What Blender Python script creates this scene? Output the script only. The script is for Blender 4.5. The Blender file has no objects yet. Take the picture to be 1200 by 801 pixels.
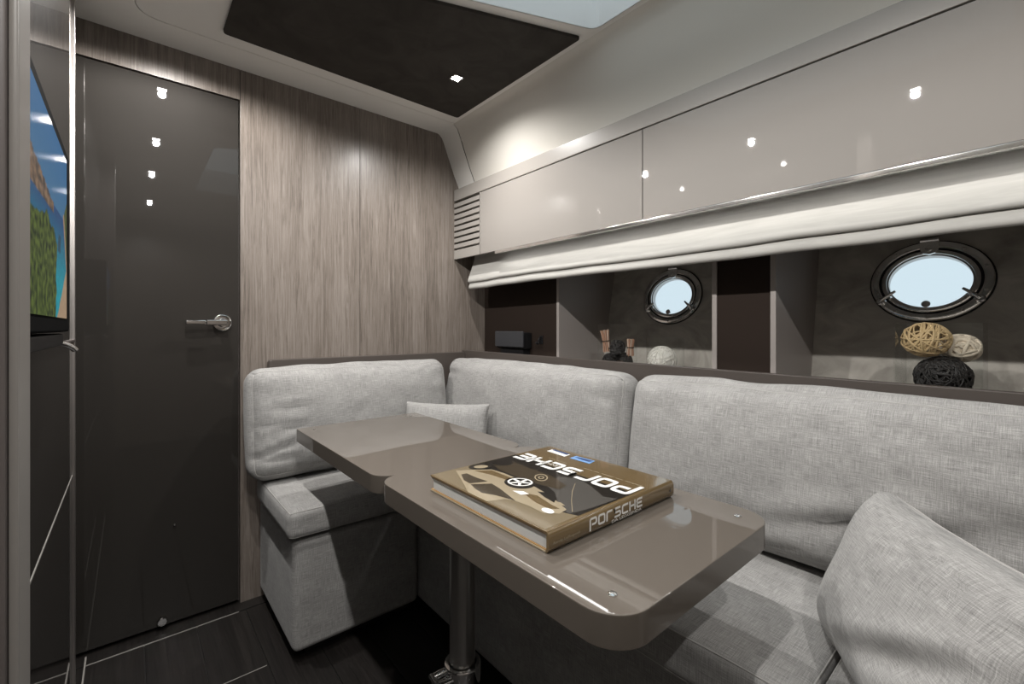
import bpy, bmesh, math, random
from mathutils import Vector, Matrix, Euler, noise

# ------------------------------------------------------------------ camera, world, exposure
SC = bpy.context.scene
COL = SC.collection
CAMH = 1.03                      # camera height above the cabin sole
FPX = 525.6                      # focal length in pixels of the 1200 wide frame
YAW = math.radians(40.38)
cam_d = bpy.data.cameras.new('camera')
cam_d.sensor_width = 36.0
cam_d.lens = FPX / 1200 * 36.0
cam_d.shift_y = -16.5 / 1200
cam_d.clip_start = 0.02
cam = bpy.data.objects.new('camera', cam_d)
COL.objects.link(cam)
cam.location = (0, 0, CAMH)
cam.rotation_euler = (math.pi / 2, 0, -YAW)
SC.camera = cam

W = bpy.data.worlds.new('sky')
SC.world = W
W.use_nodes = True
W.node_tree.nodes['Background'].inputs[0].default_value = (0.80, 0.93, 1.0, 1)
W.node_tree.nodes['Background'].inputs[1].default_value = 0.5

SC.cycles.transparent_max_bounces = 48
SC.view_settings.view_transform = 'Standard'
SC.view_settings.look = 'None'
SC.view_settings.gamma = 1.0
SC.view_settings.use_curve_mapping = False
SC.view_settings.exposure = 1.0
SPOT_W = 16.0                    # power of one downlight
LED_W = 0.12                     # power of one length of the strip under the lockers

SN, CS = math.sin(YAW), math.cos(YAW)


def ray(u, v):
    """direction of a photo pixel in world axes"""
    r = (u - 600) / FPX
    return Vector((SN + r * CS, CS - r * SN, (384 - v) / FPX))


def at_z(u, v, z):
    d = ray(u, v)
    return d * ((z - CAMH) / d.z) + Vector((0, 0, CAMH))


# ------------------------------------------------------------------ materials
def new_mat(name):
    m = bpy.data.materials.new(name)
    m.use_nodes = True
    nt = m.node_tree
    return m, nt, nt.nodes['Principled BSDF']


def plain(name, col, rough=.5, metal=0.0, coat=0.0, coat_rough=.03, spec=.5, emit=None, estr=0):
    m, nt, b = new_mat(name)
    b.inputs['Base Color'].default_value = (*col, 1)
    b.inputs['Roughness'].default_value = rough
    b.inputs['Metallic'].default_value = metal
    b.inputs['Coat Weight'].default_value = coat
    b.inputs['Coat Roughness'].default_value = coat_rough
    b.inputs['Specular IOR Level'].default_value = spec
    if emit:
        b.inputs['Emission Color'].default_value = (*emit, 1)
        b.inputs['Emission Strength'].default_value = estr
    return m


def node(nt, typ, **kw):
    n = nt.nodes.new(typ)
    for k, v in kw.items():
        setattr(n, k, v)
    return n


def noise_tex(nt, vec, scale3, scale=1.0, detail=4, rough=.55, dist=0.0):
    mp = node(nt, 'ShaderNodeMapping')
    mp.inputs['Scale'].default_value = scale3
    nt.links.new(vec, mp.inputs['Vector'])
    n = node(nt, 'ShaderNodeTexNoise')
    n.inputs['Scale'].default_value = scale
    n.inputs['Detail'].default_value = detail
    n.inputs['Roughness'].default_value = rough
    n.inputs['Distortion'].default_value = dist
    nt.links.new(mp.outputs[0], n.inputs['Vector'])
    return n.outputs['Fac']


def ramp(nt, fac, stops):
    r = node(nt, 'ShaderNodeValToRGB')
    el = r.color_ramp.elements
    while len(el) < len(stops):
        el.new(.5)
    for e, (p, c) in zip(el, stops):
        e.position = p
        e.color = (*c, 1)
    nt.links.new(fac, r.inputs[0])
    return r.outputs[0]


def math_n(nt, op, a, b):
    n = node(nt, 'ShaderNodeMath', operation=op)
    for i, x in enumerate((a, b)):
        if isinstance(x, (int, float)):
            n.inputs[i].default_value = x
        else:
            nt.links.new(x, n.inputs[i])
    return n.outputs[0]


def bump(nt, b, h, strength, dist):
    n = node(nt, 'ShaderNodeBump')
    n.inputs['Strength'].default_value = strength
    n.inputs['Distance'].default_value = dist
    nt.links.new(h, n.inputs['Height'])
    nt.links.new(n.outputs[0], b.inputs['Normal'])


def mat_wood(name, dark, mid, light, axis, rough=.38, f=(75, 2.0), wide=(9, .5), coat=0.0):
    """straight grain running along one axis"""
    m, nt, b = new_mat(name)
    tc = node(nt, 'ShaderNodeTexCoord').outputs['Object']

    def sc(a, l):
        v = [a, a, a]
        v[axis] = l
        return v
    fine = noise_tex(nt, tc, sc(*f), 1.0, 6, .7, 1.6)
    hair = noise_tex(nt, tc, sc(f[0] * 4, f[1] * 5), 1.0, 3, .7, .3)
    broad = noise_tex(nt, tc, sc(*wide), 1.0, 3, .5, .8)
    s = math_n(nt, 'ADD', math_n(nt, 'MULTIPLY', fine, .6), math_n(nt, 'MULTIPLY', hair, .2))
    s = math_n(nt, 'ADD', s, math_n(nt, 'MULTIPLY', broad, .2))
    c = ramp(nt, s, [(.37, dark), (.49, mid), (.60, light)])
    nt.links.new(c, b.inputs['Base Color'])
    b.inputs['Roughness'].default_value = rough
    b.inputs['Coat Weight'].default_value = coat
    b.inputs['Coat Roughness'].default_value = .25
    bump(nt, b, s, .25, .002)
    return m


def mat_linen(name, dark, mid, light):
    m, nt, b = new_mat(name)
    uv = node(nt, 'ShaderNodeUVMap').outputs[0]
    warp = noise_tex(nt, uv, (28, 760, 1), 1.0, 3, .7)
    weft = noise_tex(nt, uv, (760, 28, 1), 1.0, 3, .7)
    grain = noise_tex(nt, uv, (700, 700, 1), 1.0, 2, .5)
    blotch = noise_tex(nt, uv, (9, 14, 1), 1.0, 3, .5)
    s = math_n(nt, 'ADD', math_n(nt, 'MULTIPLY', warp, .40), math_n(nt, 'MULTIPLY', weft, .34))
    s = math_n(nt, 'ADD', s, math_n(nt, 'MULTIPLY', grain, .14))
    s = math_n(nt, 'ADD', s, math_n(nt, 'MULTIPLY', blotch, .12))
    c = ramp(nt, s, [(.36, dark), (.5, mid), (.63, light)])
    nt.links.new(c, b.inputs['Base Color'])
    b.inputs['Roughness'].default_value = .92
    b.inputs['Specular IOR Level'].default_value = .15
    b.inputs['Sheen Weight'].default_value = .15
    bump(nt, b, s, .35, .0015)
    return m


def mat_mottled(name, dark, light, scale3=(6, 6, 9), rough=.8, spec=.3):
    m, nt, b = new_mat(name)
    tc = node(nt, 'ShaderNodeTexCoord').outputs['Object']
    n = noise_tex(nt, tc, scale3, 1.0, 5, .6, 1.2)
    nt.links.new(ramp(nt, n, [(.3, dark), (.7, light)]), b.inputs['Base Color'])
    b.inputs['Roughness'].default_value = rough
    b.inputs['Specular IOR Level'].default_value = spec
    return m


def mat_glass(name, tint=(1, 1, 1)):
    m = bpy.data.materials.new(name)
    m.use_nodes = True
    nt = m.node_tree
    nt.nodes.clear()
    o = node(nt, 'ShaderNodeOutputMaterial')
    mx = node(nt, 'ShaderNodeMixShader')
    t = node(nt, 'ShaderNodeBsdfTransparent')
    t.inputs[0].default_value = (*tint, 1)
    g = node(nt, 'ShaderNodeBsdfGlossy')
    g.inputs['Roughness'].default_value = .02
    fr = node(nt, 'ShaderNodeFresnel')
    fr.inputs[0].default_value = 1.45
    ge = node(nt, 'ShaderNodeNewGeometry')            # inner faces of a thin pane do not reflect a second time
    nt.links.new(math_n(nt, 'MULTIPLY', fr.outputs[0], math_n(nt, 'SUBTRACT', 1.0, ge.outputs['Backfacing'])), mx.inputs[0])
    nt.links.new(t.outputs[0], mx.inputs[1])
    nt.links.new(g.outputs[0], mx.inputs[2])
    nt.links.new(mx.outputs[0], o.inputs[0])
    return m


M = {}
M['ceiling'] = plain('cream ceiling lining', (.88, .865, .83), .45)
M['liner'] = plain('cream gloss hull lining', (.76, .735, .68), .25, coat=.4, coat_rough=.12)
M['well'] = plain('white hatch well', (.85, .85, .84), .4)
M['locker'] = plain('taupe gloss lacquer', (.265, .246, .227), .5, coat=1.0, coat_rough=.015, spec=.1)
M['locker_satin'] = plain('taupe satin lacquer', (.29, .27, .248), .35)
M['table'] = plain('taupe table lacquer', (.125, .107, .090), .5, coat=1.0, coat_rough=.015, spec=.1)
M['door'] = plain('dark door lacquer', (.024, .0215, .019), .6, coat=1.0, coat_rough=.012, spec=.05)
M['sidewall'] = plain('dark side wall lacquer', (.03, .027, .025), .6, coat=1.0, coat_rough=.01, spec=.05)
M['jamb'] = plain('grey brown jamb', (.115, .10, .094), .4)
M['jamb_edge'] = plain('pale grey edging', (.22, .205, .19), .35)
M['steel_trim'] = plain('satin aluminium', (.50, .47, .45), .35, 1.0)
M['chrome'] = plain('polished chrome', (.82, .82, .82), .06, 1.0)
M['port_steel'] = plain('polished porthole steel', (.88, .87, .85), .13, 1.0)
M['brushed'] = plain('brushed aluminium tube', (.52, .51, .49), .30, 1.0)
M['black'] = plain('black plastic', (.010, .010, .011), .55, spec=.25)
M['slot'] = plain('black deck caulk', (.012, .011, .010), .8)
M['rail'] = plain('taupe rail', (.072, .060, .053), .4)
M['niche'] = plain('dark brown leather panel', (.024, .0165, .0128), .8, spec=.15)
M['reveal'] = plain('taupe reveal', (.30, .272, .255), .45)
M['wood'] = mat_wood('grey brown oak veneer', (.092, .074, .061), (.172, .145, .124), (.235, .205, .181), 2, f=(95, 3.2), wide=(10, .7), coat=.25)
M['plank'] = mat_wood('dark wenge plank', (.0055, .0046, .0043), (.0125, .0105, .0095), (.021, .018, .0165), 1, .42)
M['inlay'] = plain('pale inlay', (.30, .285, .265), .5)
M['linen'] = mat_linen('grey linen', (.150, .147, .143), (.315, .309, .300), (.495, .487, .473))
M['linen_seam'] = plain('grey linen piping', (.38, .37, .355), .9)
M['suede'] = mat_mottled('grey hull suede', (.27, .253, .225), (.48, .455, .41))
M['dark_suede'] = mat_mottled('dark ceiling suede', (.030, .026, .022), (.052, .046, .040), (7, 7, 7))
M['blind'] = mat_mottled('pale blind linen', (.36, .352, .33), (.45, .44, .415), (6, 3, 40), .9, .1)
M['glass'] = mat_glass('clear glass', (.98, .985, .983))
M['pane'] = mat_glass('porthole glass', (.84, .88, .90))
M['hatch'] = mat_glass('clear hatch acrylic', (.90, .90, .89))
M['lamp'] = plain('lamp lens', (1, 1, 1), .3, emit=(1.0, .97, .93), estr=55)
M['led'] = plain('led strip', (1, 1, 1), .3, emit=(1.0, .98, .95), estr=3)
M['page'] = plain('page edges', (.58, .58, .56), .7)
M['cover_gold'] = plain('bronze jacket', (.155, .104, .047), .22, coat=1.0, coat_rough=.05)
M['cover_tan'] = plain('pale tan print', (.37, .305, .205), .25, coat=1.0, coat_rough=.05)
M['cover_beige'] = plain('beige print', (.20, .157, .095), .25, coat=1.0, coat_rough=.05)
M['cover_board'] = plain('ochre board', (.34, .20, .08), .5)
M['ink_black'] = plain('black print', (.018, .015, .012), .22, coat=1.0, coat_rough=.05)
M['ink_grey'] = plain('grey print', (.085, .078, .07), .22, coat=1.0, coat_rough=.05)
M['ink_brown'] = plain('brown print', (.06, .045, .028), .22, coat=1.0, coat_rough=.05)
M['ink_white'] = plain('white print', (.80, .79, .76), .3)
M['ink_blue'] = plain('blue print', (.19, .36, .66), .3)
M['ink_navy'] = plain('navy print', (.02, .05, .16), .3)
M['wicker'] = plain('tan wicker', (.52, .38, .20), .6)
M['rope'] = plain('cream rope', (.66, .58, .46), .7)
M['ivory'] = mat_mottled('ivory ball', (.55, .53, .48), (.78, .76, .71), (30, 30, 30))
M['twig_black'] = plain('black twig', (.018, .016, .015), .5)
M['twig_brown'] = plain('brown twig', (.035, .022, .014), .6)
M['stick'] = plain('reddish stick', (.42, .23, .15), .7)
M['stick_pale'] = plain('pale stick', (.62, .47, .37), .7)

# ------------------------------------------------------------------ building helpers
POS = {}


def link(o, parent=None, kind=None, label=None, cat=None, group=None):
    COL.objects.link(o)
    if parent is not None:
        o.parent = parent
    if kind:
        o['kind'] = kind
    if label:
        o['label'] = label
    if cat:
        o['category'] = cat
    if group:
        o['group'] = group
    return o


def thing(name, loc, label=None, cat=None, group=None, kind=None, rot=(0, 0, 0), mat=None):
    o = bpy.data.objects.new(name, None)
    o.empty_display_size = .05
    link(o, None, kind, label, cat, group)
    if mat is not None:
        o.matrix_world = mat
        POS[o.name] = None
    else:
        o.location = loc
        o.rotation_euler = rot
        POS[o.name] = Vector(loc) if rot == (0, 0, 0) else None
    return o


def world_off(parent):
    off = Vector((0, 0, 0))
    p = parent
    while p is not None:
        off += Vector(p.location)
        p = p.parent
    return off


def mk(name, verts, faces, mat, parent=None, smooth=35, uvs=None, local=False, **tags):
    """one mesh object; verts in world axes unless local"""
    verts = [Vector(v) for v in verts]
    if parent is None and not local:
        lo = Vector([min(v[i] for v in verts) for i in range(3)])
        hi = Vector([max(v[i] for v in verts) for i in range(3)])
        base = Vector(((lo.x + hi.x) / 2, (lo.y + hi.y) / 2, lo.z))
    elif local:
        base = Vector((0, 0, 0))
    else:
        base = world_off(parent)
    me = bpy.data.meshes.new(name)
    me.from_pydata([v - base for v in verts], [], faces)
    me.update()
    if mat is not None:
        me.materials.append(mat)
    if uvs is not None:
        ul = me.uv_layers.new(name='UVMap')
        for i, l in enumerate(me.loops):
            ul.data[i].uv = uvs[i]
    if smooth:
        for p in me.polygons:
            p.use_smooth = True
        me.set_sharp_from_angle(angle=math.radians(smooth))
    o = bpy.data.objects.new(name, me)
    link(o, parent, **tags)
    if smooth and smooth <= 40:
        wn = o.modifiers.new('weighted normals', 'WEIGHTED_NORMAL')
        wn.keep_sharp = True
        wn.weight = 60
    if parent is None and not local:
        o.location = base
    return o


def bm_data(bm):
    bm.normal_update()
    bm.verts.index_update()
    v = [x.co.copy() for x in bm.verts]
    f = [[y.index for y in x.verts] for x in bm.faces]
    bm.free()
    return v, f


def box_data(x0, x1, y0, y1, z0, z1, bev=0.0, seg=2):
    bm = bmesh.new()
    bmesh.ops.create_cube(bm, size=1)
    for v in bm.verts:
        v.co = Vector(((x0 + x1) / 2 + v.co.x * (x1 - x0), (y0 + y1) / 2 + v.co.y * (y1 - y0),
                       (z0 + z1) / 2 + v.co.z * (z1 - z0)))
    if bev > 0:
        bmesh.ops.bevel(bm, geom=list(bm.edges), offset=bev, segments=seg, profile=.5, affect='EDGES')
    return bm_data(bm)


def box(name, x0, x1, y0, y1, z0, z1, mat, parent=None, bev=.002, seg=2, **tags):
    v, f = box_data(x0, x1, y0, y1, z0, z1, bev, seg)
    return mk(name, v, f, mat, parent, **tags)


def join(*parts):
    V, F = [], []
    for v, f in parts:
        n = len(V)
        V += list(v)
        F += [[i + n for i in q] for q in f]
    return V, F


def tube_data(path, r, seg=8, closed=False, caps=True):
    path = [Vector(p) for p in path]
    n = len(path)
    V, F = [], []
    up = None
    for i, p in enumerate(path):
        a = path[(i - 1) % n] if (closed or i > 0) else p
        b = path[(i + 1) % n] if (closed or i < n - 1) else p
        t = (b - a)
        if t.length < 1e-9:
            t = Vector((0, 0, 1))
        t.normalize()
        if up is None:
            up = t.orthogonal().normalized()
        else:
            up = (up - t * up.dot(t))
            up = up.normalized() if up.length > 1e-6 else t.orthogonal().normalized()
        s = t.cross(up)
        rr = r[i] if isinstance(r, (list, tuple)) else r
        for k in range(seg):
            ang = 2 * math.pi * k / seg
            V.append(p + (up * math.cos(ang) + s * math.sin(ang)) * rr)
    m = n if closed else n - 1
    for i in range(m):
        j = (i + 1) % n
        for k in range(seg):
            l = (k + 1) % seg
            F.append([i * seg + k, i * seg + l, j * seg + l, j * seg + k])
    if not closed and caps:
        F.append(list(range(seg))[::-1])
        F.append([(n - 1) * seg + k for k in range(seg)])
    return V, F


def lathe_data(prof, seg=32, centre=(0, 0, 0), ex=1.0, ey=1.0):
    """profile of (r, z) turned about local z; closed ends where r == 0"""
    V, F = [], []
    c = Vector(centre)
    n = len(prof)
    for (r, z) in prof:
        for k in range(seg):
            a = 2 * math.pi * k / seg
            V.append(c + Vector((r * math.cos(a) * ex, r * math.sin(a) * ey, z)))
    for i in range(n - 1):
        for k in range(seg):
            l = (k + 1) % seg
            F.append([i * seg + k, i * seg + l, (i + 1) * seg + l, (i + 1) * seg + k])
    return V, F


def xf(data, mat):
    v, f = data
    return [mat @ Vector(p) for p in v], f


def prism_data(poly, z0, z1, bev=0.0, seg=2):
    bm = bmesh.new()
    vs = [bm.verts.new((x, y, z0)) for x, y in poly]
    f = bm.faces.new(vs)
    bm.normal_update()
    if f.normal.z > 0:
        f.normal_flip()
    r = bmesh.ops.extrude_face_region(bm, geom=[f])
    top = [g for g in r['geom'] if isinstance(g, bmesh.types.BMVert)]
    for v in top:
        v.co.z = z1
    bmesh.ops.recalc_face_normals(bm, faces=bm.faces)
    if bev > 0:
        es = [e for e in bm.edges if abs(e.verts[0].co.z - e.verts[1].co.z) < 1e-7]
        bmesh.ops.bevel(bm, geom=es, offset=bev, segments=seg, profile=.5, affect='EDGES')
    return bm_data(bm)


def round_rect(x0, x1, y0, y1, radii, seg=8):
    """radii for corners (x0,y0),(x1,y0),(x1,y1),(x0,y1)"""
    P = []
    cs = [(x0, y0, 1, 1, math.pi), (x1, y0, -1, 1, 1.5 * math.pi), (x1, y1, -1, -1, 0), (x0, y1, 1, -1, .5 * math.pi)]
    for (cx, cy, sx, sy, a0), r in zip(cs, radii):
        for k in range(seg + 1):
            a = a0 + .5 * math.pi * k / seg
            P.append((cx + sx * r + r * math.cos(a), cy + sy * r + r * math.sin(a)))
    return P


def sweep_y(prof, ys, closed=False, wob=None):
    """profile of (x, z) carried along y"""
    V, F = [], []
    n = len(prof)
    for j, y in enumerate(ys):
        for i, (x, z) in enumerate(prof):
            dx, dz = wob(i, y) if wob else (0, 0)
            V.append(Vector((x + dx, y, z + dz)))
    for j in range(len(ys) - 1):
        for i in range(n if closed else n - 1):
            k = (i + 1) % n
            F.append([j * n + i, j * n + k, (j + 1) * n + k, (j + 1) * n + i])
    if closed:
        F.append(list(range(n))[::-1])
        F.append([(len(ys) - 1) * n + i for i in range(n)])
    return V, F


Z = CAMH                          # heights below are given from the eye level: Z + h

# ------------------------------------------------------------------ the cabin shell
YB = 1.941                        # wood wall behind the left bench
XL = -.125                        # glossy side wall with the television
XF = 1.26                         # locker fronts
CEIL = Z + .967

# floor: wenge planks with pale inlay
floor = box('floor', -1.3, 2.0, -1.3, 2.0, -.05, -.004, M['slot'], bev=0, kind='structure')
px = [-1.3, -1.14, -.99, -.844, -.697, -.55, -.402, -.254, -.106, .034, .174, .321, .468, .615, .762, .909]
rnd = random.Random(4)
for i in range(len(px) - 1):
    cuts = [-1.3, rnd.uniform(-.9, -.2), rnd.uniform(.1, .8), 1.882]
    if abs(px[i] - .174) < .01:
        cuts = [-1.3, -.3, .62, 1.529, 1.882]
    if abs(px[i] + .106) < .01 or abs(px[i] - .034) < .01:
        cuts = [-1.3, -.55, .5, 1.882]
    for a, b in zip(cuts[:-1], cuts[1:]):
        o = box('plank', px[i] + .0012, px[i + 1] - .0012, a + .0015, b - .0015, -.012, 0, M['plank'], floor, bev=.0008, seg=1)
    for c in cuts[1:-1]:
        box('inlay_strip', px[i] + .004, px[i + 1] - .004, c - .0012, c + .0012, -.01, .0003, M['inlay'], floor, bev=0)
box('inlay_strip', -.1085, -.1045, -.3, 1.935, -.01, .0004, M['inlay'], floor, bev=0)
box('inlay_strip', -.104, .30, 1.8832, 1.8858, -.01, .0004, M['inlay'], floor, bev=0)
box('threshold_plank', -1.3, .40, 1.888, 1.96, -.012, .0, M['plank'], floor, bev=.001)

# back wall: wood panels round a dark door
wall_back = box('wall_back', -1.3, 2.05, YB + .03, YB + .06, -.03, 2.15, M['jamb'], bev=0, kind='structure')
DX1 = .3105
DZ1 = Z + .8484
box('wood_panel', -1.3, DX1 + .0015, YB, YB + .03, DZ1 + .006, 2.05, M['wood'], wall_back, bev=.0006)
box('wood_panel', DX1 + .003, .7700, YB, YB + .03, 0, 2.05, M['wood'], wall_back, bev=.0006)
box('wood_panel', .7720, 1.50, YB, YB + .03, 0, 2.05, M['wood'], wall_back, bev=.0006)
box('wood_panel', 1.501, 2.05, YB, YB + .03, 0, 2.05, M['wood'], wall_back, bev=.0006)

door = thing('door_1', (-.02, YB, 0), kind='structure')
box('door_leaf', -.45, DX1 - .003, YB + .001, YB + .03, .014, DZ1, M['door'], door, bev=.0012)
R90 = Matrix.Rotation(math.pi / 2, 4, 'X')      # lathe axis turned towards -y
hx, hz = .255, Z + .019
hd = mk('door_handle', *xf(lathe_data([(0, 0), (.029, 0), (.0295, .002), (.0295, .008), (.027, .0095), (.016, .0095), (.015, .011), (.013, .034), (0, .034)], 36), Matrix.Translation((hx, YB, hz)) @ R90), M['chrome'], door)
mk('lever', *join(box_data(hx - .052, hx + .012, YB - .046, YB - .030, hz - .0095, hz + .0095, .003),
                  box_data(hx - .112, hx - .052, YB - .050, YB - .032, hz - .0085, hz + .0085, .004)), M['chrome'], hd)
mk('door_stop', *xf(lathe_data([(0, .012), (.012, .012), (.0145, .009), (.0145, 0), (0, 0)], 24), Matrix.Translation((.082, YB, Z - 1.0)) @ R90), M['chrome'], door)
mk('hook_stud', *xf(lathe_data([(0, .006), (.003, .006), (.004, .004), (.004, 0), (0, 0)], 12), Matrix.Translation((.116, YB, Z - .68)) @ R90), M['chrome'], door)

# left side wall: dark gloss panels, aluminium end trim, and the jamb next to it
YT = 1.768
wall_left = box('wall_left', XL - .06, XL - .012, .56, YT - .004, 0, 2.05, M['jamb'], bev=0, kind='structure')
box('wall_panel', XL - .012, XL, .56, YT - .006, Z - .033, 2.04, M['sidewall'], wall_left, bev=.0006)
box('wall_panel', XL - .012, XL, .56, YT - .006, Z - .413, Z - .037, M['sidewall'], wall_left, bev=.0006)
box('wall_panel', XL - .012, XL, .56, YT - .006, .01, Z - .417, M['sidewall'], wall_left, bev=.0006)
box('joint_strip', XL - .010, XL + .0008, .56, YT - .006, Z - .417, Z - .413, M['inlay'], wall_left, bev=0)
box('joint_strip', XL - .010, XL + .006, .56, YT - .006, Z - .0375, Z - .0325, M['jamb'], wall_left, bev=.001)
box('trim_1', XL - .03, XL + .0055, YT - .005, YT + .015, 0, 2.05, M['steel_trim'], bev=.0015, kind='structure')
jamb = box('trim_2', -.20, -.0705, .50, .555, 0, 2.05, M['jamb'], bev=.004, kind='structure')
box('edge_strip', -.0705, -.0645, .503, .553, 0, 2.05, M['jamb_edge'], jamb, bev=.002)
box('wall_recess', -1.3, XL - .07, YT - .02, YT + .02, 0, 2.05, M['jamb'], bev=0, kind='structure')
bpy.data.objects['wall_recess'].name = 'wall_left_return'

# the cabin behind the photographer
box('wall_far_left', -1.34, -1.30, -1.3, 1.97, 0, 2.15, M['liner'], bev=0, kind='structure')
box('wall_added_light_block', -.26, -.235, -1.3, .495, 0, Z + .20, M['locker_satin'], bev=.002, kind='structure')  # added partition out of view, blocks low side light from the lower cabin
box('wall_front', -1.3, 2.05, -1.34, -1.30, 0, 2.15, M['wood'], bev=0, kind='structure')

box('added_reflector', -1.285, -.70, -1.25, .48, .001, .92, M['well'], bev=.006, label='added white light-bouncing counter along the far cabin wall', cat='reflector')  # added white block out of view, bounces light up to the ceiling

# ceiling with lining panel, dark suede panel and hatch well
WELL = [(1.15, .937), (.62, 1.147), (.34, 1.02), (.34, .05), (1.15, .05)]


def poly_with_hole(name, outer, hole, z, th, mat, parent=None, **tags):
    """flat slab with one hole, bridged by triangulation"""
    bm = bmesh.new()
    eo = [bm.verts.new((x, y, z)) for x, y in outer]
    eh = [bm.verts.new((x, y, z)) for x, y in hole]
    es = [bm.edges.new((eo[i], eo[(i + 1) % len(eo)])) for i in range(len(eo))]
    es += [bm.edges.new((eh[i], eh[(i + 1) % len(eh)])) for i in range(len(eh))]
    bmesh.ops.triangle_fill(bm, edges=es, use_beauty=True)
    r = bmesh.ops.extrude_face_region(bm, geom=list(bm.faces))
    for g in r['geom']:
        if isinstance(g, bmesh.types.BMVert):
            g.co.z = z + th
    bmesh.ops.recalc_face_normals(bm, faces=bm.faces)
    v, f = bm_data(bm)
    return mk(name, v, f, mat, parent, 30, **tags)


def round_poly(poly, r, seg=5):
    out = []
    n = len(poly)
    for i in range(n):
        p, a, b = Vector(poly[i]), Vector(poly[i - 1]), Vector(poly[(i + 1) % n])
        d1, d2 = (a - p).normalized(), (b - p).normalized()
        p1, p2 = p + d1 * r, p + d2 * r
        for k in range(seg + 1):
            t = k / seg
            q = p1 * (1 - t) ** 2 + p * 2 * t * (1 - t) + p2 * t * t
            out.append((q.x, q.y))
    return out


wellr = round_poly(WELL, .03)
ceil = poly_with_hole('ceiling', [(-1.3, -1.3), (2.05, -1.3), (2.05, 1.97), (-1.3, 1.97)], wellr, CEIL + .006, .03, M['ceiling'], kind='structure')
lining = round_poly([(.012, -1.2), (1.195, -1.2), (1.195, 1.795), (.012, 1.795)], .07, 8)
poly_with_hole('ceiling_margin', [(-1.3, -1.3), (2.05, -1.3), (2.05, 1.97), (-1.3, 1.97)], round_poly([(.009, -1.203), (1.198, -1.203), (1.198, 1.798), (.009, 1.798)], .07, 8), CEIL + .0002, .0055, M['ceiling'], ceil)
poly_with_hole('lining_panel', lining, wellr, CEIL, .0035, M['ceiling'], ceil)
# walls of the hatch well
n = len(wellr)
wv, wf = [], []
wc = Vector((.76, .55))
for i, (x, y) in enumerate(wellr):
    dq = (Vector((x, y)) - wc).normalized() * .004
    x, y = x - dq.x, y - dq.y
    wv += [(x, y, CEIL), (x, y, CEIL + .16)]
for i in range(n):
    j = (i + 1) % n
    wf.append([2 * i, 2 * j, 2 * j + 1, 2 * i + 1])
mk('hatch_well', wv, wf, M['well'], ceil, 0)
hatch = thing('window_3', (.75, .5, CEIL + .16), kind='structure')
mk('pane', [(x, y, CEIL + .159) for x, y in wellr], [list(range(n))], M['hatch'], hatch, 0)
po = bpy.data.lights.new('hatch_daylight_offscreen', 'AREA')
po.shape = 'RECTANGLE'
po.size, po.size_y = .85, 1.12
po.cycles.is_portal = True
pob = bpy.data.objects.new('hatch_daylight_offscreen', po)
link(pob, hatch)
pob.location = (0, .09, .012)
DP = round_poly([(.229, 1.722), (1.138, 1.722), (1.138, .985), (.229, 1.322)], .014)
mk('suede_panel', *prism_data(DP, CEIL - .010, CEIL + .001, .002), M['dark_suede'], ceil)

# hull side with two porthole openings (sloped plane x = 1.80 + .2 * h)
HK = .2


def hull_x(h):
    return 1.80 + HK * h


PORTS = [(1.055, .139), (.215, .139)]            # y, h of the porthole centres
PA, PB = .112, .098                              # half axes of the cut-out
HV, HF = [], []


def hull_quad(y0, y1, h0, h1):
    n = len(HV)
    HV.extend([(hull_x(h0), y0, Z + h0), (hull_x(h0), y1, Z + h0), (hull_x(h1), y1, Z + h1), (hull_x(h1), y0, Z + h1)])
    HF.append([n, n + 1, n + 2, n + 3])


YA = [-1.3, -.05, .48, .78, 1.33, 1.97]
for a, b in zip(YA[:-1], YA[1:]):
    hull_quad(a, b, -1.03, -.12)
    hull_quad(a, b, .40, 1.1)
    pc = [p for p in PORTS if a < p[0] < b]
    if not pc:
        hull_quad(a, b, -.12, .40)
        continue
    (yc, hc), N = pc[0], 64
    n = len(HV)
    for k in range(N):
        t = 2 * math.pi * k / N
        cy, cz = math.cos(t), math.sin(t)
        y, h = yc + PA * cy, hc + PB * cz
        HV.append((hull_x(h), y, Z + h))
        sy = ((b - yc) if cy > 0 else (yc - a)) / max(abs(cy), 1e-6)
        sz = ((.40 - hc) if cz > 0 else (hc + .12)) / max(abs(cz), 1e-6)
        s = min(sy, sz)
        y, h = yc + s * cy, hc + s * cz
        HV.append((hull_x(h), y, Z + h))
    for k in range(N):
        l = (k + 1) % N
        HF.append([n + 2 * k, n + 2 * l, n + 2 * l + 1, n + 2 * k + 1])
    for (y, h) in ((a, -.12), (b, -.12), (b, .40), (a, .40)):     # corner fillers
        ang = math.atan2(h - hc, y - yc) % (2 * math.pi)
        k = int(ang / (2 * math.pi) * N)
        l = (k + 1) % N
        HV.append((hull_x(h), y, Z + h))
        HF.append([n + 2 * k + 1, n + 2 * l + 1, len(HV) - 1])
wall_right = mk('wall_right', HV, HF, M['suede'], None, 0, kind='structure')

# flat panels and reveals between the porthole bays
for (a, b) in ((1.385, YB), (.504, .696), (-.62, -.25)):
    box('niche_panel', 1.457, 1.472, a + .004, b - (.0 if b > 1.9 else .004), Z - .19, Z + .388, M['niche'], wall_right, bev=.001)
for y, s in ((1.385, -1), (.504, -1), (.696, 1), (-.25, 1)):
    y0, y1 = (y, y + .016) if s < 0 else (y - .016, y)
    v, f = box_data(1.452, 1.95, y0, y1, Z - .19, Z + .388, .002)
    mk('bay_side', v, f, M['reveal'], wall_right)
box('trim_4', XF + .019, 1.85, -1.29, YB - .001, Z + .388, Z + .41, M['locker_satin'], bev=.001, kind='structure')
shelf = box('shelf_ledge', 1.332, 1.80, -1.3, YB, Z - .22, Z - .19, M['reveal'], bev=.002,
            label='long taupe shelf running under the portholes behind the sofa rail', cat='shelf')

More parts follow.
